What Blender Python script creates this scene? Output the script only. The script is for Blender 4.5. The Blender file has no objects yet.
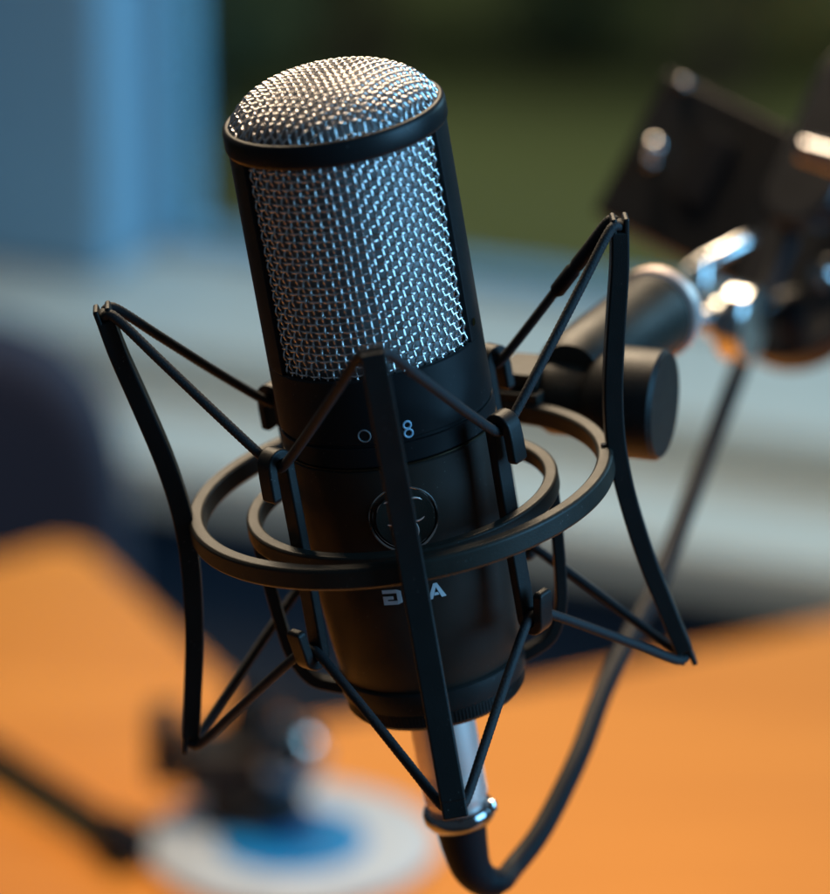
import bpy, bmesh, math, random
from mathutils import Vector, Matrix
random.seed(7)
PI = math.pi
rad = math.radians
S = bpy.context.scene
COL = S.collection

# ------------------------------------------------------------------ camera
CAM = Vector((0.0, 0.0, 0.79))          # 0.79 m above the table top (z = 0)
PITCH = rad(20.0)
FWD = Vector((0, math.cos(PITCH), -math.sin(PITCH)))
UP = Vector((0, math.sin(PITCH), math.cos(PITCH)))
RIGHT = Vector((1, 0, 0))
FPX, PW, PH = 4500.0, 830.0, 894.0
cd = bpy.data.cameras.new('camera')
cam = bpy.data.objects.new('camera', cd); COL.objects.link(cam)
cam.location = CAM
cam.rotation_euler = (PI/2 - PITCH, 0, 0)
cd.sensor_fit = 'HORIZONTAL'; cd.sensor_width = 36.0
cd.lens = FPX/PW*36.0
cd.clip_start = 0.02; cd.clip_end = 300
cd.dof.use_dof = True
cd.dof.focus_distance = 1.108
cd.dof.aperture_fstop = cd.lens/27.0
S.camera = cam

# ------------------------------------------------------------------ world, lamps, exposure
w = bpy.data.worlds.new('World'); S.world = w; w.use_nodes = True
bg = w.node_tree.nodes['Background']
bg.inputs['Color'].default_value = (0.30, 0.42, 0.55, 1)
bg.inputs['Strength'].default_value = 0.11

def area(name, loc, aim, size, power, color, size_y=None, spread=180):
    d = bpy.data.lights.new(name, 'AREA'); d.energy = power; d.color = color
    d.shape = 'RECTANGLE'; d.size = size; d.size_y = size_y or size
    d.spread = rad(spread)
    o = bpy.data.objects.new(name, d); COL.objects.link(o)
    o.location = loc
    o.rotation_euler = (Vector(aim) - Vector(loc)).to_track_quat('-Z', 'Y').to_euler()
    return o
# warm pendant lamp over the desk
area('desk_lamp', (0.0, 1.72, 1.45), (0.0, 1.72, 0.0), 0.30, 3.5, (1.0, 0.74, 0.50), 0.30, 75)
# warm ceiling light high behind the microphone
area('warm_lamp_behind', (-0.15, 1.85, 1.15), (0, 1.06, 0.42), 0.70, 4.0, (1.0, 0.79, 0.54), 0.40, 75)
# cool daylight from a second window to the right of the microphone
area('window_light_right', (1.15, 0.70, 0.78), (0, 1.06, 0.42), 0.80, 6.0, (0.22, 0.60, 1.0), 0.9, 90)
# daylight from outside, through the far window on to the reveal and the sill
area('sky_light_window', (1.5, 3.0, 0.75), (-0.25, 2.55, 0.02), 0.8, 11, (0.34, 0.70, 1.0), 0.6, 90)
area('sill_fill_light', (-0.10, 1.95, 1.0), (-0.2, 2.6, -0.05), 0.7, 1.15, (0.78, 0.90, 1.0), 0.4, 120)  # fill lamp added on the room side to lighten the sill
# overcast sky over the lawn outside
area('sky_light_outside', (2, 14, 5), (0.5, 17.5, -4), 8, 760, (1.0, 1.0, 0.92))

S.view_settings.view_transform = 'Standard'; S.view_settings.look = 'None'
S.view_settings.exposure = 0.0; S.view_settings.gamma = 1.0
S.render.engine = 'CYCLES'
S.cycles.use_denoising = True
S.cycles.max_bounces = 8
S.cycles.sample_clamp_indirect = 6

# ------------------------------------------------------------------ materials
def mat(name, color, rough=0.5, metal=0.0, bump=0.0, bscale=400.0, var=0.0, spec=0.5, coat=0.0, vscale=60.0):
    m = bpy.data.materials.new(name); m.use_nodes = True
    nt = m.node_tree; b = nt.nodes['Principled BSDF']
    b.inputs['Base Color'].default_value = (*color, 1)
    b.inputs['Roughness'].default_value = rough
    b.inputs['Metallic'].default_value = metal
    b.inputs['Specular IOR Level'].default_value = spec
    b.inputs['Coat Weight'].default_value = coat
    tc = nt.nodes.new('ShaderNodeTexCoord')
    if bump:
        n = nt.nodes.new('ShaderNodeTexNoise'); n.inputs['Scale'].default_value = bscale; n.inputs['Detail'].default_value = 3
        nt.links.new(tc.outputs['Object'], n.inputs['Vector'])
        bp = nt.nodes.new('ShaderNodeBump'); bp.inputs['Strength'].default_value = bump; bp.inputs['Distance'].default_value = 0.0004
        nt.links.new(n.outputs['Fac'], bp.inputs['Height']); nt.links.new(bp.outputs['Normal'], b.inputs['Normal'])
    if var:
        n2 = nt.nodes.new('ShaderNodeTexNoise'); n2.inputs['Scale'].default_value = vscale; n2.inputs['Detail'].default_value = 5
        nt.links.new(tc.outputs['Object'], n2.inputs['Vector'])
        r = nt.nodes.new('ShaderNodeMix'); r.data_type = 'RGBA'
        r.inputs[6].default_value = (*[c*(1-var) for c in color], 1)
        r.inputs[7].default_value = (*[min(1, c*(1+var)) for c in color], 1)
        nt.links.new(n2.outputs['Fac'], r.inputs[0]); nt.links.new(r.outputs[2], b.inputs['Base Color'])
        mr = nt.nodes.new('ShaderNodeMapRange')
        mr.inputs[3].default_value = max(0.02, rough*(1-var*0.7)); mr.inputs[4].default_value = min(1, rough*(1+var*0.7))
        nt.links.new(n2.outputs['Fac'], mr.inputs[0]); nt.links.new(mr.outputs[0], b.inputs['Roughness'])
    return m

def wood(name, color):
    m = mat(name, color, 0.42, bump=0.0)
    nt = m.node_tree; b = nt.nodes['Principled BSDF']
    tc = nt.nodes.new('ShaderNodeTexCoord'); mp = nt.nodes.new('ShaderNodeMapping')
    mp.inputs['Scale'].default_value = (1.2, 9.0, 9.0)
    n = nt.nodes.new('ShaderNodeTexNoise'); n.inputs['Scale'].default_value = 3.0; n.inputs['Detail'].default_value = 8
    n.inputs['Distortion'].default_value = 0.8
    r = nt.nodes.new('ShaderNodeMix'); r.data_type = 'RGBA'
    r.inputs[6].default_value = (color[0]*0.74, color[1]*0.66, color[2]*0.60, 1)
    r.inputs[7].default_value = (min(1, color[0]*1.12), color[1]*1.15, color[2]*1.2, 1)
    nt.links.new(tc.outputs['Object'], mp.inputs['Vector']); nt.links.new(mp.outputs[0], n.inputs['Vector'])
    nt.links.new(n.outputs['Fac'], r.inputs[0]); nt.links.new(r.outputs[2], b.inputs['Base Color'])
    return m

M = {
 'black_satin': mat('black_satin_paint', (0.010, 0.010, 0.011), 0.40, bump=0.06, bscale=4000, var=0.2, vscale=150, spec=0.24),
 'brown_black': mat('warm_black_satin_paint', (0.024, 0.0165, 0.0125), 0.50, bump=0.06, bscale=4000, var=0.2, vscale=150, spec=0.26),
 'black_gloss': mat('black_gloss_paint', (0.012, 0.012, 0.013), 0.24, bump=0.1, bscale=900, var=0.2, vscale=90),
 'black_plastic': mat('black_moulded_plastic', (0.012, 0.0118, 0.0115), 0.44, bump=0.2, bscale=3000, var=0.25, vscale=120, spec=0.28),
 'black_ring': mat('black_coated_metal', (0.020, 0.018, 0.014), 0.46, bump=0.2, bscale=2600, var=0.3, vscale=140, spec=0.30),
 'cord': mat('black_elastic_cord', (0.012, 0.012, 0.014), 0.7, bump=0.6, bscale=2000),
 'rubber': mat('black_rubber', (0.005, 0.006, 0.009), 0.62, bump=0.2, bscale=1500, spec=0.2),
 'wire': mat('nickel_wire', (0.82, 0.79, 0.78), 0.22, 1.0),
 'fine_mesh': mat('dark_inner_mesh', (0.34, 0.32, 0.315), 0.55, 0.9, bump=0.8, bscale=2500),
 'chrome': mat('polished_chrome', (0.70, 0.69, 0.67), 0.16, 1.0),
 'silver': mat('satin_nickel_shell', (0.92, 0.76, 0.70), 0.42, 0.7),
 'dark_chrome': mat('dark_chrome', (0.35, 0.35, 0.36), 0.12, 1.0),
 'print_white': mat('pale_printed_marks', (0.55, 0.57, 0.60), 0.5),
 'print_shaded': mat('shaded_printed_mark', (0.22, 0.23, 0.24), 0.5),  # weaker light on the omni mark, put into a darker print colour
 'print_blue': mat('pale_blue_printed_mark', (0.40, 0.62, 0.80), 0.5),
 'brass_edge': mat('worn_brass_line', (0.08, 0.062, 0.04), 0.34, 1.0),
 'table': wood('orange_wood_laminate', (0.80, 0.30, 0.045)),
 'table_edge': mat('orange_edge_band', (0.70, 0.25, 0.04), 0.5),
 'sill': mat('painted_grey_sill', (0.52, 0.58, 0.55), 0.5, var=0.08, vscale=6),
 'frame': mat('painted_window_frame', (0.22, 0.48, 0.66), 0.45, var=0.06, vscale=8),
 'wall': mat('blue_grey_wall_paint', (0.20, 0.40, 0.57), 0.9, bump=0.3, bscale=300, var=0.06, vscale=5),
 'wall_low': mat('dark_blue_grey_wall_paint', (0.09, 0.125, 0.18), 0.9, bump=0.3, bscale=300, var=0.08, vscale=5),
 'floor': mat('grey_floor', (0.10, 0.11, 0.13), 0.7, var=0.15, vscale=8),
 'navy': mat('navy_upholstery', (0.02, 0.024, 0.045), 0.9, bump=0.5, bscale=600),
 'grass': mat('lawn_green', (0.115, 0.130, 0.052), 1.0, var=0.35, vscale=0.6, spec=0.03),
 'leaf': mat('dark_leaf', (0.062, 0.105, 0.075), 0.9, var=0.4, vscale=2.0, spec=0.05),
 'bark': mat('bark', (0.05, 0.04, 0.03), 0.9),
 'white_plate': mat('white_glazed_disc', (0.50, 0.56, 0.60), 0.3, var=0.12, vscale=30),
 'blue_print': mat('blue_disc_centre', (0.01, 0.20, 0.48), 0.35),
}
def glass():
    m = bpy.data.materials.new('window_glass'); m.use_nodes = True
    nt = m.node_tree; nt.nodes.remove(nt.nodes['Principled BSDF'])
    t = nt.nodes.new('ShaderNodeBsdfTransparent'); t.inputs[0].default_value = (0.93, 0.96, 0.94, 1)
    g = nt.nodes.new('ShaderNodeBsdfGlossy'); g.inputs['Roughness'].default_value = 0.02
    f = nt.nodes.new('ShaderNodeFresnel'); f.inputs[0].default_value = 1.18
    mx = nt.nodes.new('ShaderNodeMixShader')
    nt.links.new(f.outputs[0], mx.inputs[0]); nt.links.new(t.outputs[0], mx.inputs[1]); nt.links.new(g.outputs[0], mx.inputs[2])
    nt.links.new(mx.outputs[0], nt.nodes['Material Output'].inputs[0])
    return m
M['glass'] = glass()
def dust(m, scale, size, amount):                   # pale specks of dust lying on the finish
    nt = m.node_tree; b = nt.nodes['Principled BSDF']; src = b.inputs['Base Color'].links[0].from_socket
    tc = nt.nodes.new('ShaderNodeTexCoord')
    v = nt.nodes.new('ShaderNodeTexVoronoi'); v.inputs['Scale'].default_value = scale
    n = nt.nodes.new('ShaderNodeTexNoise'); n.inputs['Scale'].default_value = scale*0.12
    nt.links.new(tc.outputs['Object'], v.inputs['Vector']); nt.links.new(tc.outputs['Object'], n.inputs['Vector'])
    r = nt.nodes.new('ShaderNodeMapRange'); r.inputs[1].default_value = size; r.inputs[2].default_value = size*0.5; r.inputs[3].default_value = 0; r.inputs[4].default_value = amount
    nt.links.new(v.outputs['Distance'], r.inputs[0])
    g = nt.nodes.new('ShaderNodeMapRange'); g.inputs[1].default_value = 0.50; g.inputs[2].default_value = 0.62
    nt.links.new(n.outputs['Fac'], g.inputs[0])
    mu = nt.nodes.new('ShaderNodeMath'); mu.operation = 'MULTIPLY'
    nt.links.new(r.outputs[0], mu.inputs[0]); nt.links.new(g.outputs[0], mu.inputs[1])
    mx = nt.nodes.new('ShaderNodeMix'); mx.data_type = 'RGBA'; mx.inputs[7].default_value = (0.30, 0.29, 0.27, 1)
    nt.links.new(mu.outputs[0], mx.inputs[0]); nt.links.new(src, mx.inputs[6]); nt.links.new(mx.outputs[2], b.inputs['Base Color'])
dust(M['brown_black'], 620, 0.13, 0.25); dust(M['black_satin'], 620, 0.13, 0.30); dust(M['black_ring'], 800, 0.15, 0.4); dust(M['black_plastic'], 700, 0.14, 0.3)

# ------------------------------------------------------------------ helpers
def tag(o, label=None, cat=None, group=None, kind=None):
    if label: o['label'] = label
    if cat: o['category'] = cat
    if group: o['group'] = group
    if kind: o['kind'] = kind
    return o
def empty(name, mw, label, cat, group=None):
    o = bpy.data.objects.new(name, None); COL.objects.link(o); o.matrix_world = mw
    o.empty_display_size = 0.01
    return tag(o, label, cat, group)
def link(name, bm, m, parent=None, smooth=True, bevel=0.0, seg=3, kind=None, scale=1.0, angle=40):
    bmesh.ops.recalc_face_normals(bm, faces=bm.faces[:])
    if scale != 1.0:
        bmesh.ops.scale(bm, vec=(scale,)*3, verts=bm.verts[:])
    me = bpy.data.meshes.new(name); bm.to_mesh(me); bm.free()
    for mm in (m if isinstance(m, (list, tuple)) else [m]): me.materials.append(mm)
    if smooth:
        me.polygons.foreach_set('use_smooth', [True]*len(me.polygons))
        if not bevel: me.set_sharp_from_angle(angle=rad(angle))
    o = bpy.data.objects.new(name, me); COL.objects.link(o)
    if parent: o.parent = parent
    if bevel:
        md = o.modifiers.new('bevel', 'BEVEL'); md.width = bevel*scale; md.segments = seg; md.limit_method = 'ANGLE'; md.angle_limit = rad(35)
        md.harden_normals = True
    if kind: o['kind'] = kind
    return o
def lathe(bm, prof, n=96, closed=False, mw=None, a0=0, a1=2*PI):
    """prof: (r, z) points, turned about z"""
    full = abs(a1 - a0 - 2*PI) < 1e-6
    cols = n if full else n + 1
    rings = []
    for r, z in prof:
        rings.append([bm.verts.new((r*math.cos(a0+(a1-a0)*k/n), r*math.sin(a0+(a1-a0)*k/n), z)) for k in range(cols)] if r > 1e-9 else [bm.verts.new((0, 0, z))])
    pairs = list(zip(rings, rings[1:])) + ([(rings[-1], rings[0])] if closed else [])
    for A, B in pairs:
        for k in range(n):
            k2 = (k+1) % cols
            a, b, c, d = A[k % len(A)], A[k2 % len(A)], B[k2 % len(B)], B[k % len(B)]
            vs = []
            for v in (a, b, c, d):
                if v not in vs: vs.append(v)
            if len(vs) > 2: bm.faces.new(vs)
    if mw is not None:
        bmesh.ops.transform(bm, matrix=mw, verts=[v for R_ in rings for v in R_])
    return bm
def frames(path, closed=False, up=None):
    n = len(path); T = []
    for i in range(n):
        a = path[(i-1) % n] if (closed or i > 0) else path[i]
        b = path[(i+1) % n] if (closed or i < n-1) else path[i]
        T.append((b-a).normalized())
    u = up or (Vector((0, 0, 1)) if abs(T[0].z) < 0.9 else Vector((1, 0, 0)))
    N = [(u - T[0]*u.dot(T[0])).normalized()]
    for i in range(1, n):
        v = N[-1] - T[i]*N[-1].dot(T[i]); N.append(v.normalized())
    return T, N
def tube(bm, path, r, n=10, closed=False, cap=True):
    path = [Vector(p) for p in path]
    T, N = frames(path, closed); rings = []
    for i, p in enumerate(path):
        rr = r(i/(len(path)-1)) if callable(r) else (r[i] if isinstance(r, list) else r)
        B = T[i].cross(N[i])
        rings.append([bm.verts.new(p + (N[i]*math.cos(2*PI*k/n) + B*math.sin(2*PI*k/n))*rr) for k in range(n)])
    for A, B in list(zip(rings, rings[1:])) + ([(rings[-1], rings[0])] if closed else []):
        for k in range(n): bm.faces.new((A[k], A[(k+1) % n], B[(k+1) % n], B[k]))
    if cap and not closed:
        bm.faces.new(rings[0][::-1]); bm.faces.new(rings[-1])
    return bm
def box(bm, lo, hi, mw=None):
    vs = [bm.verts.new((x, y, z)) for x in (lo[0], hi[0]) for y in (lo[1], hi[1]) for z in (lo[2], hi[2])]
    for f in ((0, 1, 3, 2), (4, 6, 7, 5), (0, 4, 5, 1), (2, 3, 7, 6), (0, 2, 6, 4), (1, 5, 7, 3)):
        bm.faces.new([vs[i] for i in f])
    if mw is not None: bmesh.ops.transform(bm, matrix=mw, verts=vs)
    return bm
def catmull(pts, sub=8, closed=False):
    pts = [Vector(p) for p in pts]; n = len(pts); out = []
    rng = range(n) if closed else range(n-1)
    for i in rng:
        g = lambda j: pts[j % n] if closed else pts[max(0, min(n-1, j))]
        p0, p1, p2, p3 = g(i-1), g(i), g(i+1), g(i+2)
        for s in range(sub):
            t = s/sub
            out.append(0.5*((2*p1) + (p2-p0)*t + (2*p0-5*p1+4*p2-p3)*t*t + (3*p1-p0-3*p2+p3)*t**3))
    if not closed: out.append(pts[-1])
    return out
def prism(bm, outline, y0, y1, mw=None):
    """outline in x,z, thickness along y"""
    A = [bm.verts.new((x, y0, z)) for x, z in outline]; B = [bm.verts.new((x, y1, z)) for x, z in outline]
    bm.faces.new(A); bm.faces.new(B[::-1]); n = len(A)
    for k in range(n): bm.faces.new((A[k], B[k], B[(k+1) % n], A[(k+1) % n]))
    if mw is not None: bmesh.ops.transform(bm, matrix=mw, verts=A+B)
    return bm
def ray(px, py):
    return FWD + RIGHT*((px-PW/2)/FPX) - UP*((py-PH/2)/FPX)
def at(px, py, depth):      # a point on the sight line at that depth along the view axis
    return CAM + ray(px, py)*depth
def on_z(px, py, z):        # where that sight line meets a level plane
    d = ray(px, py); return CAM + d*((z-CAM.z)/d.z)

# ------------------------------------------------------------------ the microphone's own frame (1 unit = R)
R = 0.027
def cam2world(v): return RIGHT*v[0] - UP*v[1] + FWD*v[2]
AX = cam2world((-0.16269, -0.91737, -0.36327)).normalized()
XV = cam2world((0.98464, -0.17462, 0.0)).normalized()
XV = (XV - AX*AX.dot(XV)).normalized()
YV = AX.cross(XV)                                  # away from the camera
ORG = CAM + cam2world((-0.0035*1.1315, 0.0073*1.1315, 1.1315))
MW = Matrix(((XV.x, YV.x, AX.x, ORG.x), (XV.y, YV.y, AX.y, ORG.y), (XV.z, YV.z, AX.z, ORG.z), (0, 0, 0, 1)))
def cyl(r, phi, z):         # phi from the front (towards the camera), positive to the right
    return Vector((r*math.sin(phi), -r*math.cos(phi), z))

# ================================================================== SETTING
# the window wall runs obliquely: its right end is nearer
WD = Vector((0.91364, -0.40652, 0)); WA = Vector((0.40652, 0.91364, 0))     # along the wall, away from the room
ZS = -0.05
P0 = Vector((0.0445, 2.2008, 0))                    # front edge of the sill
WM = Matrix(((WD.x, WA.x, 0, P0.x), (WD.y, WA.y, 0, P0.y), (0, 0, 1, 0), (0, 0, 0, 1)))
def wobj(name, lo, hi, m, bevel=0.004, kind=None, parent=None):
    o = link(name, box(bmesh.new(), lo, hi), m, parent, bevel=bevel, kind=kind)
    if parent is None: o.matrix_world = WM
    return o
tag(wobj('floor', (-2.2, -3.2, -0.80), (1.6, 0.28, -0.741), M['floor'], 0, 'structure'), 'grey floor under the desk')
bm = bmesh.new(); box(bm, (-60, 3.6, -4.3), (60, 120, -4.0)); tag(link('lawn', bm, M['grass'], smooth=False, kind='structure'), 'olive green lawn outside the window')

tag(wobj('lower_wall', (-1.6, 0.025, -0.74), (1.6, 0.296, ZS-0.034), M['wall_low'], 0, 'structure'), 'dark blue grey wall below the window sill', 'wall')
sill = tag(wobj('window_sill', (-1.6, 0.0, ZS-0.032), (1.6, 0.300, ZS), M['sill'], 0.006), 'pale grey stepped sill below the window', 'window sill')
wobj('upper_step', (-1.6, 0.11, ZS+0.001), (1.6, 0.298, ZS+0.026), M['sill'], 0.004, parent=sill)
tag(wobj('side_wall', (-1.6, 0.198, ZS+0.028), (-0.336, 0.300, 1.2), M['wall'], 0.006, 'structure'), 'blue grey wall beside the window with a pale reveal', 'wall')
win = empty('window', WM, 'large window with a pale blue frame looking out on the garden', 'window')
f = bmesh.new()
z0 = ZS+0.027
box(f, (-0.334, 0.270, z0), (-0.322, 0.296, 1.2)); box(f, (1.3, 0.270, z0), (1.36, 0.296, 1.2))
box(f, (-0.321, 0.272, z0), (1.299, 0.295, z0+0.010)); box(f, (-0.321, 0.272, 1.15), (1.299, 0.295, 1.2))
link('window_frame', f, M['frame'], win, bevel=0.003)
g = bmesh.new(); box(g, (-0.323, 0.281, z0+0.008), (1.301, 0.285, 1.152)); link('pane', g, M['glass'], win, smooth=False)

# bushes at the far side of the lawn: trunk and a crown of leaf cards
def bush_mesh(seed, rx, rz, n):
    rnd = random.Random(seed); b = bmesh.new()
    cl = [(Vector((rnd.uniform(-1, 1)*rx*0.8, rnd.uniform(-1, 1)*rx*0.6, rnd.uniform(0.25, 1)*rz)), rnd.uniform(0.3, 0.6)*rx) for _ in range(14)]
    for _ in range(n):
        c, r = rnd.choice(cl)
        d = Vector((rnd.gauss(0, 1), rnd.gauss(0, 1), rnd.gauss(0, 1))).normalized()*r*rnd.uniform(0.55, 1.05)
        p = c+d; s_ = rnd.uniform(0.04, 0.09)
        a = Vector((rnd.gauss(0, 1), rnd.gauss(0, 1), rnd.gauss(0, 1))).normalized(); e = a.orthogonal().normalized(); h = a.cross(e)
        b.faces.new([b.verts.new(p+e*s_), b.verts.new(p+h*s_*0.5), b.verts.new(p-e*s_), b.verts.new(p-h*s_*0.5)])
    return b
BUSH = [(-0.95, 15.7, 0.55, 2.0), (-0.25, 17.3, 0.6, 1.8), (0.55, 17.6, 0.62, 2.0), (1.15, 17.0, 0.45, 1.7), (1.95, 17.5, 0.6, 2.0)]
BL = ['leftmost of the dark green bushes beyond the lawn', 'dark bush beyond the lawn right of the window reveal', 'tall dark bush beyond the lawn at the middle of the window', 'dark green bush beyond the lawn behind the boom clamp', 'rightmost of the dark green bushes beyond the lawn']
for k, (x, y, rx, rz) in enumerate(BUSH):
    e = empty('bush', Matrix.Translation((x, y, -4.0)), BL[k], 'bush', 'bushes beyond the lawn')
    link('crown', bush_mesh(k+3, rx, rz, 2600), M['leaf'], e, smooth=False)
    link('trunk', tube(bmesh.new(), [(0, 0, 0), (0.05, 0, rz*0.3), (0.1, 0.05, rz*0.7)], lambda t: 0.13*(1-0.6*t), 10), M['bark'], e)

# ------------------------------------------------------------------ desk (an L-shaped top: its inner corner shows)
edge = [on_z(px, py, 0.0) for px, py in ((-420, 640), (0, 556), (56, 540), (92, 547), (140, 592), (180, 632), (235, 682), (300, 722), (400, 708), (520, 685), (830, 619), (1250, 545))]
poly = [Vector((p.x, p.y)) for p in edge] + [Vector((0.75, 0.9)), Vector((-0.75, 0.9))]
desk = empty('desk', Matrix.Identity(4), 'orange wooden desk with an inside corner towards the window', 'desk')
bm = bmesh.new()
A = [bm.verts.new((p.x, p.y, -0.028)) for p in poly]; B = [bm.verts.new((p.x, p.y, 0.0)) for p in poly]
bm.faces.new(A); bm.faces.new(B); n = len(A)
for k in range(n): bm.faces.new((A[k], A[(k+1) % n], B[(k+1) % n], B[k]))
link('desk_top', bm, M['table'], desk, bevel=0.004)
for lx, ly in ((-0.68, 0.98), (0.68, 0.98), (-0.42, 1.75), (0.42, 1.75)):
    link('leg', box(bmesh.new(), (lx-0.025, ly-0.025, -0.739), (lx+0.025, ly+0.025, -0.029)), M['black_satin'], desk, bevel=0.004)

# ------------------------------------------------------------------ navy chair beyond the left end of the desk
cp = at(-262, 690, 2.37); CH = cp.z + 0.74
chair = empty('office_chair', Matrix.Translation((cp.x, cp.y, -0.74)), 'dark navy chair beyond the left end of the desk', 'chair')
bm = bmesh.new(); o = []
for k in range(48):
    a = 2*PI*k/48; ca, sa = math.cos(a), math.sin(a)
    o.append((0.21*math.copysign(abs(ca)**0.4, ca), CH + 0.21*math.copysign(abs(sa)**0.4, sa)))
prism(bm, o, -0.03, 0.03); link('backrest', bm, M['navy'], chair, bevel=0.02)
bm = bmesh.new(); box(bm, (-0.22, -0.02, 0.36), (0.22, 0.42, 0.43)); link('seat', bm, M['navy'], chair, bevel=0.03)
link('stem', tube(bmesh.new(), [(0, 0.2, 0.06), (0, 0.2, 0.36)], 0.025, 16), M['black_plastic'], chair)
link('back_bracket', tube(bmesh.new(), catmull([(0, 0.2, 0.345), (0, -0.04, 0.36), (0, -0.045, 0.55)], 6), 0.015, 10), M['black_plastic'], chair)
bm = bmesh.new()
for k in range(5):
    a = 2*PI*k/5
    tube(bm, [(0, 0.2, 0.075), (0.26*math.cos(a), 0.2+0.26*math.sin(a), 0.02)], lambda t: 0.022-0.008*t, 10)
link('base', bm, M['black_plastic'], chair)

# ================================================================== MICROPHONE
mic = empty('microphone', MW, 'black side-address studio microphone with a silver wire grille, held in the cradle', 'microphone')
def mpart(name, bm, m, parent=None, **k): return link(name, bm, m, parent or mic, scale=R, **k)
# body: collar above the groove, tapering lower body
mpart('collar', lathe(bmesh.new(), [(0.90, 1.38), (0.955, 1.395), (0.985, 1.40), (1.0, 1.385), (1.0, 0.785), (0.992, 0.778), (0.978, 0.776), (0.978, 0.742), (0.992, 0.740), (1.0, 0.733), (1.0, 0.56), (0.99, 0.545), (0.93, 0.54), (0.90, 0.54)]), M['black_satin'], angle=25)
mpart('collar_edge', lathe(bmesh.new(), [(0.992, 0.546), (1.004, 0.540), (1.004, 0.526), (0.992, 0.52), (0.94, 0.535)], closed=True), M['brass_edge'])
body = mpart('body', lathe(bmesh.new(), [(0.90, 0.538), (0.92, 0.52), (0.985, 0.515), (0.998, 0.50), (0.996, 0.30), (0.985, 0.0), (0.965, -0.5), (0.935, -1.0), (0.90, -1.45), (0.86, -1.78), (0.80, -1.9), (0.0, -1.9)]), M['brown_black'], angle=25)
# head: band, rim lip, side posts
mpart('head_band', lathe(bmesh.new(), [(0.93, 3.47), (0.99, 3.425), (1.012, 3.44), (1.022, 3.47), (1.02, 3.60), (1.008, 3.645), (0.985, 3.66), (0.955, 3.655), (0.93, 3.62)], closed=True), M['black_satin'], angle=60)
for s_ in (-1, 1):
    bm = bmesh.new()
    c = rad(90)*s_; hw = rad(29)
    lathe(bm, [(0.90, 1.392), (0.90, 3.45), (1.0, 3.45), (1.0, 1.392)], n=16, closed=True, a0=c-PI/2-hw, a1=c-PI/2+hw)
    for side in (0, 1):
        vv = [v for v in bm.verts if abs(math.atan2(v.co.x, -v.co.y) - (c + (hw if side else -hw))) < 1e-3]
        if len(vv) == 4: bm.faces.new(sorted(vv, key=lambda v: math.atan2(v.co.z-2.4, math.hypot(v.co.x, v.co.y)-0.95)))
    mpart('side_post', bm, M['black_satin'], bevel=0.012)
mpart('post_screw', tube(bmesh.new(), [cyl(0.985, rad(66), 1.56), cyl(1.012, rad(66), 1.56)], 0.035, 16), M['dark_chrome'])
# woven wire: plain weave, over one and under the next
RG, WR, NP, ZP, Z0, Z1 = 0.945, 0.0120, 84, 0.0720, 1.36, 3.47
dphi = 2*PI/NP; nrow = int((Z1-Z0)/ZP)
def grille(name, centre):
    bm = bmesh.new(); hw = rad(66); k0 = int(hw/dphi); sub = 3
    rj = random.Random(11)
    for k in range(-k0, k0+1):                     # upright wires
        path = []; j1, j2, j3 = rj.uniform(-.006, .006), rj.uniform(0, 6), rj.uniform(-.004, .004)
        for j in range(nrow*sub+1):
            t = j/sub; off = WR*1.05*math.cos(PI*t)*(1 if k % 2 else -1)
            path.append(cyl(RG+off+j3*math.sin(t*0.7+j2), centre+k*dphi+j1+0.005*math.sin(t*0.35+j2), Z0+t*ZP))
        tube(bm, path, WR, 6, cap=False)
    for j in range(nrow+1):                        # level wires
        path = []; j1, j2 = rj.uniform(-.005, .005), rj.uniform(0, 6)
        for i in range(-k0*sub-1, k0*sub+2):
            t = i/sub; off = WR*1.05*math.cos(PI*t)*(1 if j % 2 == 0 else -1)
            path.append(cyl(RG+off, centre+t*dphi, Z0+j*ZP+j1+0.005*math.sin(t*0.3+j2)))
        tube(bm, path, WR, 6, cap=False)
    return mpart(name, bm, M['wire'], angle=180)
grille('front_grille', 0.0); grille('rear_grille', PI)
# domed top: square weave pressed over a flattened dome
JIT = random.Random(5)
RD, HD, ZD = 0.955, 0.40, 3.60
def dome_z(x, y):
    q = (x*x+y*y)/(RD*RD)
    return ZD + HD*max(0.0, 1-q**1.35)**0.62
bm = bmesh.new(); P = 0.0665; NN = int(RD/P)+1
for fam in (0, 1):
    for k in range(-NN, NN+1):
        c = k*P + JIT.uniform(-.005, .005)
        if abs(c) >= RD*0.995: continue
        L = math.sqrt(RD*RD-c*c); m_ = max(2, int(L/P*4)); path = []
        for i in range(-m_, m_+1):
            t = L*i/m_; x, y = (c, t) if fam == 0 else (t, c)
            e = 0.01
            n_ = Vector((-(dome_z(x+e, y)-dome_z(x-e, y))/(2*e), -(dome_z(x, y+e)-dome_z(x, y-e))/(2*e), 1)).normalized()
            off = WR*1.05*math.cos(PI*t/P)*(1 if k % 2 else -1)*(1 if fam == 0 else -1)
            p = Vector((x, y, dome_z(x, y))) + n_*off
            a = rad(8); path.append(Vector((p.x*math.cos(a)-p.y*math.sin(a), p.x*math.sin(a)+p.y*math.cos(a), p.z)))
        tube(bm, path, WR, 6, cap=False)
mpart('dome_grille', bm, M['wire'], angle=180)
# finer gauze inside, and the capsule behind it
prof = [(0.895, 1.30), (0.895, 3.60)]
for i in range(1, 13):
    r = 0.895*(1-i/12); prof.append((r if i < 12 else 0.0, dome_z(r, 0)-0.06))
mpart('inner_gauze', lathe(bmesh.new(), prof, 72), M['fine_mesh'])
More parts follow.
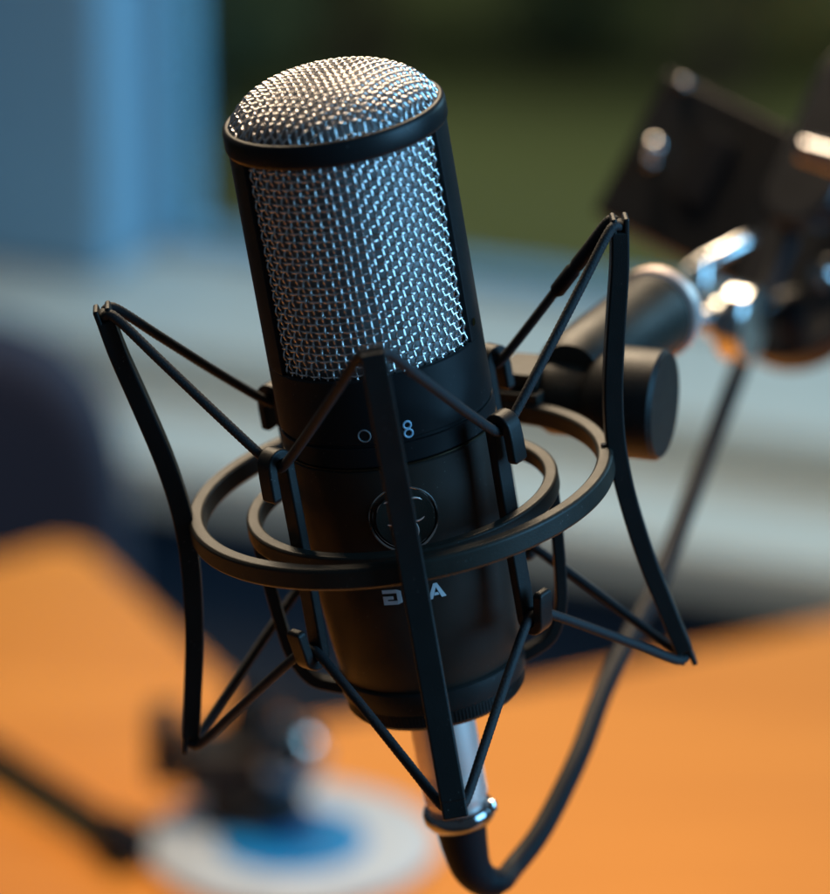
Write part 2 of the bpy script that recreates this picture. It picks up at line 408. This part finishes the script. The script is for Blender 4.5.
# marks: selector symbols, emblem, maker's letters (mirrored, as in the photograph)
def ring_on(r_sym, phi, z, rr=0.999, wire=0.008, n=40, a0=0, a1=2*PI, ang=0.0):
    full = abs(a1-a0-2*PI) < 1e-6
    return [cyl(rr, phi + (r_sym*math.cos(a0+(a1-a0)*k/n))/rr, z + r_sym*math.sin(a0+(a1-a0)*k/n)) for k in range(n if full else n+1)]
bm = bmesh.new(); tube(bm, ring_on(0.056, rad(-13.7), 0.865), 0.0075, 8, closed=True); mpart('omni_mark', bm, M['print_shaded'])
bm = bmesh.new(); tube(bm, ring_on(0.034, rad(9.3), 0.905), 0.011, 8, closed=True); tube(bm, ring_on(0.038, rad(9.3), 0.825), 0.011, 8, closed=True); mpart('figure_mark', bm, M['print_blue'])
emb = mpart('emblem', lathe(bmesh.new(), [(0.0, 0.0)] + [(0.27, 0.0)], 48, mw=Matrix.Translation((0, -0.994, 0.008)) @ Matrix.Rotation(PI/2, 4, 'X')), M['black_ring'])
bm = bmesh.new(); tube(bm, ring_on(0.315, rad(-1), 0.008, 0.986), 0.014, 8, closed=True); tube(bm, ring_on(0.285, rad(-1), 0.008, 0.984), 0.005, 8, closed=True)
mpart('emblem_ring', bm, M['chrome'], emb)
bm = bmesh.new()
for k in range(3):
    a = PI/2 + k*2*PI/3 + PI
    path = []
    for i in range(41):
        t = i/40; an = a + rad(-128) + rad(256)*t
        x = 0.13*math.cos(a) + 0.115*math.cos(an); z = 0.13*math.sin(a) + 0.115*math.sin(an)
        path.append(cyl(1.0, rad(-1)+x, z+0.02))
    tube(bm, path, 0.0095, 8)
mpart('emblem_trefoil', bm, M['silver'], emb)
def strokes(polys, phi, z, rr, wd, ht):
    bm = bmesh.new()
    for poly in polys:
        for dz in (0,):
            o_ = [(cyl(rr+0.006, phi + (u-0.5)*wd, z+(v-0.5)*ht), cyl(rr-0.02, phi + (u-0.5)*wd, z+(v-0.5)*ht)) for u, v in poly]
        A = [bm.verts.new(a) for a, b in o_]; B = [bm.verts.new(b) for a, b in o_]; n = len(A)
        bm.faces.new(A); bm.faces.new(B)
        for k in range(n): bm.faces.new((A[k], B[k], B[(k+1) % n], A[(k+1) % n]))
    return bm
q = 0.24
LET = {
 'G': [[(0, 1), (0, 1-q), (1-q, 1-q), (1-q, 1)], [(1-q, 1), (1-q, 0), (1, 0.12), (1, 0.88)], [(0, 0), (0, q), (1-q, q), (1-q, 0)], [(0, q), (0, 0.56), (0.22, 0.56), (0.22, q)], [(0.22, 0.56), (0.22, 0.36), (0.55, 0.36), (0.55, 0.56)]],
 'K': [[(1, 0), (1, 1), (0.76, 1), (0.76, 0)], [(0.76, 0.62), (0.76, 0.36), (0.62, 0.42), (0.62, 0.60)], [(0.62, 0.55), (0.30, 1), (0, 1), (0.42, 0.45)], [(0.42, 0.55), (0, 0), (0.30, 0), (0.62, 0.45)]],
 'A': [[(0, 0), (0.40, 1), (0.52, 1), (0.52, 0.76), (0.26, 0)], [(0.60, 1), (1, 0), (0.74, 0), (0.52, 0.70), (0.52, 1)], [(0.36, 0.20), (0.42, 0.38), (0.58, 0.38), (0.64, 0.20)]],
}
lett = bmesh.new()
for ch, ph in (('G', -15.1), ('K', -2.7), ('A', 9.6)):
    b2 = strokes(LET[ch], rad(ph)-0.0, -0.765, 0.950, 0.185, 0.150)
    tmp = bpy.data.meshes.new('t'); b2.to_mesh(tmp); b2.free(); lett.from_mesh(tmp); bpy.data.meshes.remove(tmp)
mpart('lettering', lett, M['print_white'], smooth=False)

# ================================================================== SHOCK MOUNT
mount = empty('shock_mount', MW, 'black spider shock mount with two rings, flat arms and criss-cross elastic cords', 'shock mount')
def spart(name, bm, m, parent=None, **k): return link(name, bm, m, parent or mount, scale=R, **k)
def ringprof(ri, ro, z0, z1, c): return [(ri+c, z1), (ro-c, z1), (ro, z1-c), (ro, z0+c), (ro-c, z0), (ri+c, z0), (ri, z0+c), (ri, z1-c)]
spart('outer_ring', lathe(bmesh.new(), ringprof(1.854, 2.005, -0.215, 0.0, 0.025), 160, closed=True), M['black_ring'], bevel=0.012)
cradle = spart('cradle_ring', lathe(bmesh.new(), ringprof(1.338, 1.472, -0.30, -0.122, 0.02), 128, closed=True), M['black_ring'], bevel=0.010)
def sweep(bm, path, phi, wid, thk):
    """rectangular bar along an (r, z) path in the radial plane at phi; wid across it, thk in it"""
    P = [Vector((r, 0, z)) for r, z in path]; n = len(P); rings = []
    tang = Vector((math.cos(phi), math.sin(phi), 0))
    for i in range(n):
        t = (P[min(n-1, i+1)]-P[max(0, i-1)]).normalized(); nn = Vector((-t.z, 0, t.x))
        tt = thk(i/(n-1)) if callable(thk) else thk; ww = wid(i/(n-1)) if callable(wid) else wid
        rings.append([bm.verts.new(cyl((P[i]+nn*a*tt/2).x, phi, (P[i]+nn*a*tt/2).z) + tang*b*ww/2) for a, b in ((-1, -1), (-1, 1), (1, 1), (1, -1))])
    for A, B in zip(rings, rings[1:]):
        for k in range(4): bm.faces.new((A[k], A[(k+1) % 4], B[(k+1) % 4], B[k]))
    bm.faces.new(rings[0][::-1]); bm.faces.new(rings[-1])
    return bm
# arms: flat bars kinked at the ring, ends slotted into two prongs
apath = [(v.x, v.z) for v in catmull([(2.385, 0, 2.06), (2.33, 0, 1.70), (2.22, 0, 1.18), (2.11, 0, 0.62), (2.055, 0, 0.18), (2.045, 0, -0.15), (2.075, 0, -0.60), (2.16, 0, -1.20), (2.28, 0, -1.78), (2.375, 0, -2.20)], 5)]
ARM = [rad(-0.5 + 90*k) for k in range(4)]
for ph in ARM:
    bm = bmesh.new()
    sweep(bm, apath, ph, 0.235, lambda t: 0.185-0.02*abs(2*t-1))
    for (r0, z0, r1, z1) in ((2.318, 2.00, 2.348, 2.195), (2.430, 1.985, 2.460, 2.18), (2.300, -2.13, 2.345, -2.325), (2.412, -2.15, 2.457, -2.345)):
        sweep(bm, [(r0, z0), (r1, z1)], ph, 0.232, 0.054)
    spart('arm', bm, M['black_plastic'], bevel=0.022)
spart('ring_screw', tube(bmesh.new(), [cyl(1.93, rad(88), -0.01), cyl(1.93, rad(88), 0.025)], 0.03, 14), M['dark_chrome'])
# cradle straps at 45 degrees: hooked over at the top and under at the bottom
HOOK = [rad(-52), rad(48), rad(129), rad(-131)]
def arc(cr, cz, r, a0, a1, n=10): return [(cr + r*math.cos(a0+(a1-a0)*k/n), cz + r*math.sin(a0+(a1-a0)*k/n)) for k in range(n+1)]
spath = [(1.475, 0.36), (1.475, 0.39), (1.472, 0.60)] + arc(1.365, 0.70, 0.10, 0, PI) + [(1.265, 0.4), (1.262, 0.0), (1.262, -0.6), (1.265, -1.0)] + arc(1.36, -1.22, 0.095, PI, 2*PI) + [(1.47, -1.12), (1.50, -0.95), (1.505, -0.92)]
for ph in HOOK:
    spart('cradle_strap', sweep(bmesh.new(), spath, ph, lambda t: 0.185-0.06*max(0, abs(2*t-1)-0.97)/0.03, lambda t: 0.10-0.03*max(0, abs(2*t-1)-0.97)/0.03), M['black_plastic'], bevel=0.022)
# L-shaped legs that carry the base cup
lpath = [(v.x, v.z) for v in catmull([(1.40, 0, -0.25), (1.38, 0, -0.7), (1.34, 0, -1.2), (1.29, 0, -1.55), (1.16, 0, -1.82), (0.98, 0, -1.93), (0.80, 0, -1.99)], 5)]
for ph in (rad(0.5), rad(91), rad(181), rad(-91)):
    spart('cradle_leg', sweep(bmesh.new(), lpath, ph, 0.17, 0.11), M['black_plastic'], bevel=0.02)
cup = [(0.78, -1.84), (0.86, -1.80), (0.885, -1.82), (0.89, -1.90), (0.875, -2.02), (0.845, -2.04), (0.84, -2.17), (0.82, -2.20), (0.0, -2.20)]
cupo = spart('base_cup', lathe(bmesh.new(), cup), M['black_plastic'], angle=25)
bm = bmesh.new()
for k in range(150):
    a = 2*PI*k/150; box(bm, (-0.009, -0.006, -0.055), (0.009, 0.006, 0.055), Matrix.Translation(cyl(0.845, a, -2.105)) @ Matrix.Rotation(a, 4, 'Z'))
spart('knurling', bm, M['black_plastic'], cupo, smooth=False)
# elastic cord, upper and lower zigzag; ribbed braid
def braid(bm, pts, r=0.047, step=0.022):
    P = catmull(pts, 24); L = [0.0]
    for a, b in zip(P, P[1:]): L.append(L[-1] + (b-a).length)
    n = int(L[-1]/step); out = []; j = 0
    for i in range(n+1):
        s_ = L[-1]*i/n
        while j < len(L)-2 and L[j+1] < s_: j += 1
        t = (s_-L[j])/max(1e-9, L[j+1]-L[j]); out.append(P[j].lerp(P[j+1], t))
    tube(bm, out, [r*(1.04 if i % 2 else 0.96) for i in range(len(out))], 10)
def seg(pa, pb, sag=0.0):
    return [pa.lerp(pb, t) for t in (0.0, 0.25, 0.5, 0.75, 1.0)]
def zigzag(rt, zt, rh, zh):
    pts = []
    HK = [HOOK[0], HOOK[1], HOOK[2], HOOK[3]+2*PI]
    for k in range(4):
        a = ARM[k]; tg = Vector((math.cos(a), math.sin(a), 0))
        p = cyl(rt, a, zt)
        h0 = HK[k]; h1 = HK[(k+1) % 4]
        if k == 0: h0, h1 = HK[0], HK[1]
        g0 = Vector((math.cos(h0), math.sin(h0), 0)); g1 = Vector((math.cos(h1), math.sin(h1), 0))
        H0 = cyl(rh, h0, zh); H1 = cyl(rh, h1, zh)
        a_in = p - cyl(0.10, a, 0) + tg*-0.125; a_out = p - cyl(0.10, a, 0) + tg*0.125
        pts += [H0, H0 + g0*0.10, (H0+g0*0.13).lerp(a_in, 0.3), (H0+g0*0.13).lerp(a_in, 0.7), a_in, p + tg*-0.06, p, p + tg*0.06, a_out, a_out.lerp(H1-g1*0.13, 0.3), a_out.lerp(H1-g1*0.13, 0.7), H1 - g1*0.10]
    pts.append(pts[0])
    return pts
cu = bmesh.new(); braid(cu, zigzag(2.39, 2.10, 1.36, 0.69)); upper = spart('elastic_cord', cu, M['cord'], angle=180)
cl_ = bmesh.new(); braid(cl_, zigzag(2.385, -2.245, 1.36, -1.20)); spart('elastic_cord', cl_, M['cord'], angle=180)
# crimp sleeve on the cord behind the right arm
a_ = cyl(2.32, ARM[1], 2.10) + Vector((0, 0.12, 0)); b_ = cyl(1.36, HOOK[2], 0.69) - Vector((math.cos(HOOK[2]), math.sin(HOOK[2]), 0))*0.13
sl = spart('cord_sleeve', tube(bmesh.new(), [a_.lerp(b_, t) for t in (0.04, 0.06, 0.30, 0.32, 0.34, 0.48, 0.50)], [0.05, 0.068, 0.068, 0.058, 0.074, 0.074, 0.05], 14), M['rubber'], upper)
spart('crimp', tube(bmesh.new(), [a_.lerp(b_, 0.31) + Vector((0, 0, 0.045)), a_.lerp(b_, 0.345) + Vector((0, 0, 0.045))], 0.03, 12), M['chrome'], upper)

# swivel behind the right of the ring: bracket slabs, barrel, collar, thumb knob
def frame_mx(p, d, upv=Vector((0, 0, 1))):
    z = d.normalized(); x = upv.cross(z).normalized(); y = z.cross(x)
    return Matrix(((x.x, y.x, z.x, p.x), (x.y, y.y, z.y, p.y), (x.z, y.z, z.z, p.z), (0, 0, 0, 1)))
MI = MW.inverted()
def world_part(name, bm, m, parent, **k):           # geometry given in world metres, parented to a thing
    bmesh.ops.transform(bm, matrix=parent.matrix_world.inverted(), verts=bm.verts[:])
    return link(name, bm, m, parent, **k)
bpy.context.view_layer.update()
am = rad(142)
lm = MW @ Matrix.Scale(R, 4) @ Matrix.Rotation(am-PI, 4, 'Z')      # local +y now points outwards at the bracket
bm = bmesh.new(); box(bm, (-0.34, 1.88, -0.20), (0.34, 2.38, 0.10), lm); world_part('ring_bracket', bm, M['black_ring'], mount, bevel=0.0006)
bm = bmesh.new(); box(bm, (-0.27, 1.98, 0.11), (0.27, 2.50, 0.26), lm); world_part('ring_bracket', bm, M['black_ring'], mount, bevel=0.0006)
B0 = at(575, 372, 1.172); B1 = at(652, 316, 1.220)
bd = (B1-B0).normalized(); bl = (B1-B0).length
bm = bmesh.new(); lathe(bm, [(0, -0.004), (0.0085, -0.004), (0.0105, 0.0), (0.0112, bl*0.55), (0.0117, bl-0.001), (0, bl-0.001)], 56, mw=frame_mx(B0, bd)); world_part('barrel', bm, M['black_ring'], mount, angle=30)
bm = bmesh.new(); lathe(bm, [(0.008, bl), (0.0117, bl), (0.0128, bl+0.0006), (0.0128, bl+0.0048), (0.0118, bl+0.0055), (0.008, bl+0.0055)], 56, closed=True, mw=frame_mx(B0, bd)); world_part('collar_washer', bm, M['silver'], mount, angle=30)
bm = bmesh.new(); lathe(bm, [(0, bl+0.001), (0.0075, bl+0.001), (0.0075, bl+0.016), (0, bl+0.016)], 40, mw=frame_mx(B0, bd)); world_part('threaded_stub', bm, M['dark_chrome'], mount, angle=30)
K0 = at(592, 398, 1.172); kd = (RIGHT*0.93 - FWD*0.30 - UP*0.10).normalized()
bm = bmesh.new(); lathe(bm, [(0, 0.0), (0.0105, 0.0), (0.0118, 0.001), (0.0142, 0.006), (0.0146, 0.0075), (0.0146, 0.0185), (0.0136, 0.0198), (0, 0.0198)], 64, mw=frame_mx(K0, kd)); world_part('thumb_knob', bm, M['black_plastic'], mount, angle=30)
bm = bmesh.new(); lathe(bm, [(0, -0.012), (0.0095, -0.012), (0.0105, -0.010), (0.0105, 0.0005), (0, 0.0005)], 48, mw=frame_mx(K0, kd)); world_part('pivot_yoke', bm, M['black_ring'], mount, angle=30)

# ================================================================== CABLE
plug_mw = MW
cable = empty('microphone_cable', MW, 'black cable with silver plug under the microphone, looping up to the boom', 'cable')
def cpart(name, bm, m, parent=None, **k): return link(name, bm, m, parent or cable, scale=R, **k)
sh = cpart('plug_shell', lathe(bmesh.new(), [(0, -2.205), (0.27, -2.205), (0.305, -2.23), (0.31, -2.30), (0.312, -2.9), (0.30, -3.05), (0.285, -3.35), (0.27, -3.42), (0, -3.42)], 64), M['silver'], angle=25)
bm = bmesh.new()
for k in range(7): lathe(bm, [(0.285, -2.99-0.045*k), (0.312, -3.0-0.045*k), (0.312, -3.02-0.045*k), (0.285, -3.03-0.045*k)], 48, closed=True)
cpart('grip_ribs', bm, M['silver'], sh)
bm = bmesh.new(); lathe(bm, [(0.25, -3.40), (0.30, -3.39), (0.335, -3.42), (0.35, -3.47), (0.345, -3.53), (0.31, -3.58), (0.25, -3.59)], 64, closed=True); cpart('locking_ring', bm, M['dark_chrome'], angle=60)
cpart('ring_stud', lathe(bmesh.new(), [(0, 0.06), (0.035, 0.05), (0.055, 0.02), (0.055, -0.06), (0, -0.06)], 20, mw=Matrix.Translation(cyl(0.34, rad(68), -3.40))), M['chrome'])
ORGl = [Vector((0, 0, -3.56)), Vector((0, 0, -3.85)), Vector((0.03, 0, -4.10)), Vector((0.13, 0.03, -4.27)), Vector((0.28, 0.06, -4.33))]
boot = bmesh.new(); tube(boot, catmull(ORGl, 6), lambda t: 0.255-0.125*t, 28); cpart('boot', boot, M['rubber'])
cpx = [(513, 868, 1.19), (543, 828, 1.20), (578, 758, 1.215), (603, 692, 1.235), (628, 642, 1.255), (655, 590, 1.28), (690, 500, 1.32), (718, 425, 1.35), (742, 362, 1.375), (765, 300, 1.39), (800, 215, 1.40)]
pts = [MW @ (Vector((0.13, 0.03, -4.27))*R), MW @ (Vector((0.28, 0.06, -4.33))*R)] + [at(*p) for p in cpx]
bm = bmesh.new(); tube(bm, catmull(pts, 10), 0.0029, 16); world_part('cable_cord', bm, M['rubber'], cable, angle=180)

# ================================================================== BOOM ARM HEAD
DB = 1.42
boom = empty('boom_arm', Matrix.Translation(at(760, 240, DB)), 'black boom arm head with fork plates, bright bolts and a clamp block, at the right', 'boom arm')
def bpart(name, bm, m, **k): return world_part(name, bm, m, boom, **k)
U_ = Vector
px2m = DB/FPX
bx = (RIGHT*math.cos(rad(28)) - UP*math.sin(rad(28)) - FWD*0.40).normalized()
by = (FWD - bx*FWD.dot(bx)).normalized(); bz = bx.cross(by)
def bmx(p): return Matrix(((bx.x, by.x, bz.x, p.x), (bx.y, by.y, bz.y, p.y), (bx.z, by.z, bz.z, p.z), (0, 0, 0, 1)))
cb = at(715, 178, DB+0.02)
bm = bmesh.new(); box(bm, (-0.0265, -0.014, -0.028), (0.060, 0.016, 0.023), bmx(cb)); bpart('clamp_block', bm, M['black_plastic'], bevel=0.0015)
bm = bmesh.new(); box(bm, (-0.004, -0.016, -0.012), (0.006, -0.0142, 0.012), bmx(cb)); bpart('clamp_slot', bm, M['rubber'], bevel=0.0005)
for (x, y, m_, r_) in ((655, 146, 'chrome', 0.0029), (651, 162, 'dark_chrome', 0.0024), (684, 84, 'dark_chrome', 0.0020)):
    p = at(x, y, DB+0.006 if y > 100 else DB+0.012)
    bm = bmesh.new(); lathe(bm, [(0, r_)] + [(r_*math.sin(PI/2*k/8), r_*math.cos(PI/2*k/8)) for k in range(1, 9)] + [(r_, -0.004), (0, -0.004)], 24, mw=frame_mx(p, (-FWD+UP*0.3).normalized())); bpart('clamp_screw', bm, M[m_])
def stadium(r, L, n=20):
    return [(r*math.cos(PI+PI*k/n), r*math.sin(PI+PI*k/n)) for k in range(n+1)] + [(r*math.cos(PI*k/n), L + r*math.sin(PI*k/n)) for k in range(n+1)]
fz = (UP*0.86 + RIGHT*0.42 + FWD*0.25).normalized()
fy = (FWD*0.80 + RIGHT*0.60); fy = (fy - fz*fy.dot(fz)).normalized(); fx = fy.cross(fz)
def fmx(p): return Matrix(((fx.x, fy.x, fz.x, p.x), (fx.y, fy.y, fz.y, p.y), (fx.z, fy.z, fz.z, p.z), (0, 0, 0, 1)))
c1 = at(800, 300, DB-0.015)
bm = bmesh.new(); prism(bm, stadium(0.0232, 0.06), -0.006, 0.006, fmx(c1)); bpart('fork_plate', bm, M['black_gloss'], bevel=0.0026)
c2 = c1 - fy*0.022 + fz*0.026
bm = bmesh.new(); prism(bm, stadium(0.0130, 0.04), -0.0050, 0.0050, fmx(c2)); bpart('fork_plate', bm, M['black_gloss'], bevel=0.0026)
bm = bmesh.new(); lathe(bm, [(0, 0.0065), (0.0035, 0.006), (0.0052, 0.004), (0.0052, 0.0), (0, 0.0)], 32, mw=frame_mx(at(828, 280, DB-0.023), -fy)); bpart('pivot_bolt', bm, M['chrome'])
# chrome cross bolt with a flat end cap, and a chrome wing lever
cd_ = (RIGHT*0.88 - FWD*0.42 - UP*0.18).normalized(); cp0 = at(714, 318, DB-0.055)
bm = bmesh.new(); lathe(bm, [(0, 0.0), (0.0065, 0.0), (0.0070, 0.001), (0.0070, 0.0040), (0.0112, 0.0050), (0.0118, 0.0060), (0.0118, 0.0125), (0.0110, 0.0134), (0, 0.0134)], 48, mw=frame_mx(cp0, cd_)); bpart('cross_bolt', bm, M['chrome'], angle=30)
bm = bmesh.new(); tube(bm, [B1 + bd*0.004, B1.lerp(cp0, 0.5), cp0 + FWD*0.003], [0.0055, 0.0050, 0.0050], 24); bpart('adapter_tube', bm, M['dark_chrome'])
bm = bmesh.new(); tube(bm, [cp0 + cd_*0.004, (cp0 + cd_*0.004).lerp(c1, 0.5), c1], 0.0042, 20); bpart('bolt_shaft', bm, M['dark_chrome'])
bm = bmesh.new(); tube(bm, [at(688, 272, DB-0.05), at(705, 262, DB-0.05), at(742, 243, DB-0.045), at(752, 238, DB-0.042)], [0.0018, 0.0024, 0.0026, 0.0020], 20); bpart('wing_lever', bm, M['chrome'])
bm = bmesh.new(); tube(bm, [at(700, 300, DB-0.05), at(702, 262, DB-0.05)], 0.003, 16); bpart('lever_post', bm, M['chrome'])
bm = bmesh.new(); tube(bm, [at(802, 150, DB-0.04), at(850, 166, DB-0.045)], [0.0040, 0.0050], 20); bpart('top_bolt', bm, M['dark_chrome'])
bm = bmesh.new(); tube(bm, [c1 + fz*0.035 + fy*0.016, c1 + fz*0.10 + fy*0.03 + RIGHT*0.30], 0.009, 24); bpart('boom_tube', bm, M['rubber'])

# ================================================================== THINGS ON THE DESK
pc = on_z(292, 850, 0.0)
disc = empty('round_plate', Matrix.Translation((pc.x, pc.y, 0.0005)), 'white round plate with a blue centre lying on the desk', 'plate')
rp = 0.0600
link('plate_rim', lathe(bmesh.new(), [(0, 0.0), (rp*0.96, 0.0), (rp, 0.002), (rp, 0.004), (rp*0.97, 0.005), (rp*0.60, 0.0042), (0, 0.0042)], 80), M['white_plate'], disc)
link('blue_centre', lathe(bmesh.new(), [(0, 0.0056), (rp*0.50, 0.0056), (rp*0.52, 0.0044)], 64), M['blue_print'], disc)
tp = on_z(255, 826, 0.0)
dm = empty('desk_clamp', Matrix.Translation((tp.x, tp.y, 0.0065)) @ Matrix.Scale(1.15, 4), 'small dark clamp with a shiny knob standing on the round plate', 'clamp')
link('foot', lathe(bmesh.new(), [(0, 0), (0.019, 0), (0.020, 0.002), (0.018, 0.008), (0.010, 0.012), (0, 0.012)], 40), M['black_plastic'], dm)
bm = bmesh.new(); box(bm, (-0.026, -0.014, 0.011), (0.018, 0.014, 0.030)); link('clamp_body', bm, M['black_plastic'], dm, bevel=0.004)
bm = bmesh.new(); box(bm, (-0.038, -0.011, 0.014), (-0.0265, 0.011, 0.040)); link('jaw', bm, M['black_plastic'], dm, bevel=0.003)
link('post', tube(bmesh.new(), [(-0.002, 0.004, 0.029), (0.002, 0.010, 0.044)], 0.010, 20), M['black_plastic'], dm)
kn = Vector((0.013, -0.012, 0.027))
link('knob', lathe(bmesh.new(), [(0, -0.014), (0.008, -0.013), (0.0125, -0.007), (0.0135, 0.0), (0.0125, 0.007), (0.008, 0.013), (0, 0.014)], 40, mw=Matrix.Translation(kn) @ Matrix.Rotation(rad(60), 4, 'X')), M['dark_chrome'], dm)
pl = [on_z(x, y, 0.0102) for x, y in ((-120, 700), (-40, 735), (30, 778), (80, 810), (116, 835))]
lead = empty('desk_lead', Matrix.Translation(pl[-1]), 'dark lead with a plug on the desk left of the plate', 'lead')
bpy.context.view_layer.update()
bm = bmesh.new(); tube(bm, catmull(pl, 8), 0.0062, 14); world_part('lead_cord', bm, M['rubber'], lead)
bm = bmesh.new(); d_ = (pl[-1]-pl[-2]).normalized(); tube(bm, [pl[-1]-d_*0.006, pl[-1]-d_*0.003, pl[-1]+d_*0.012, pl[-1]+d_*0.016], [0.0075, 0.010, 0.010, 0.007], 20); world_part('plug', bm, M['rubber'], lead)
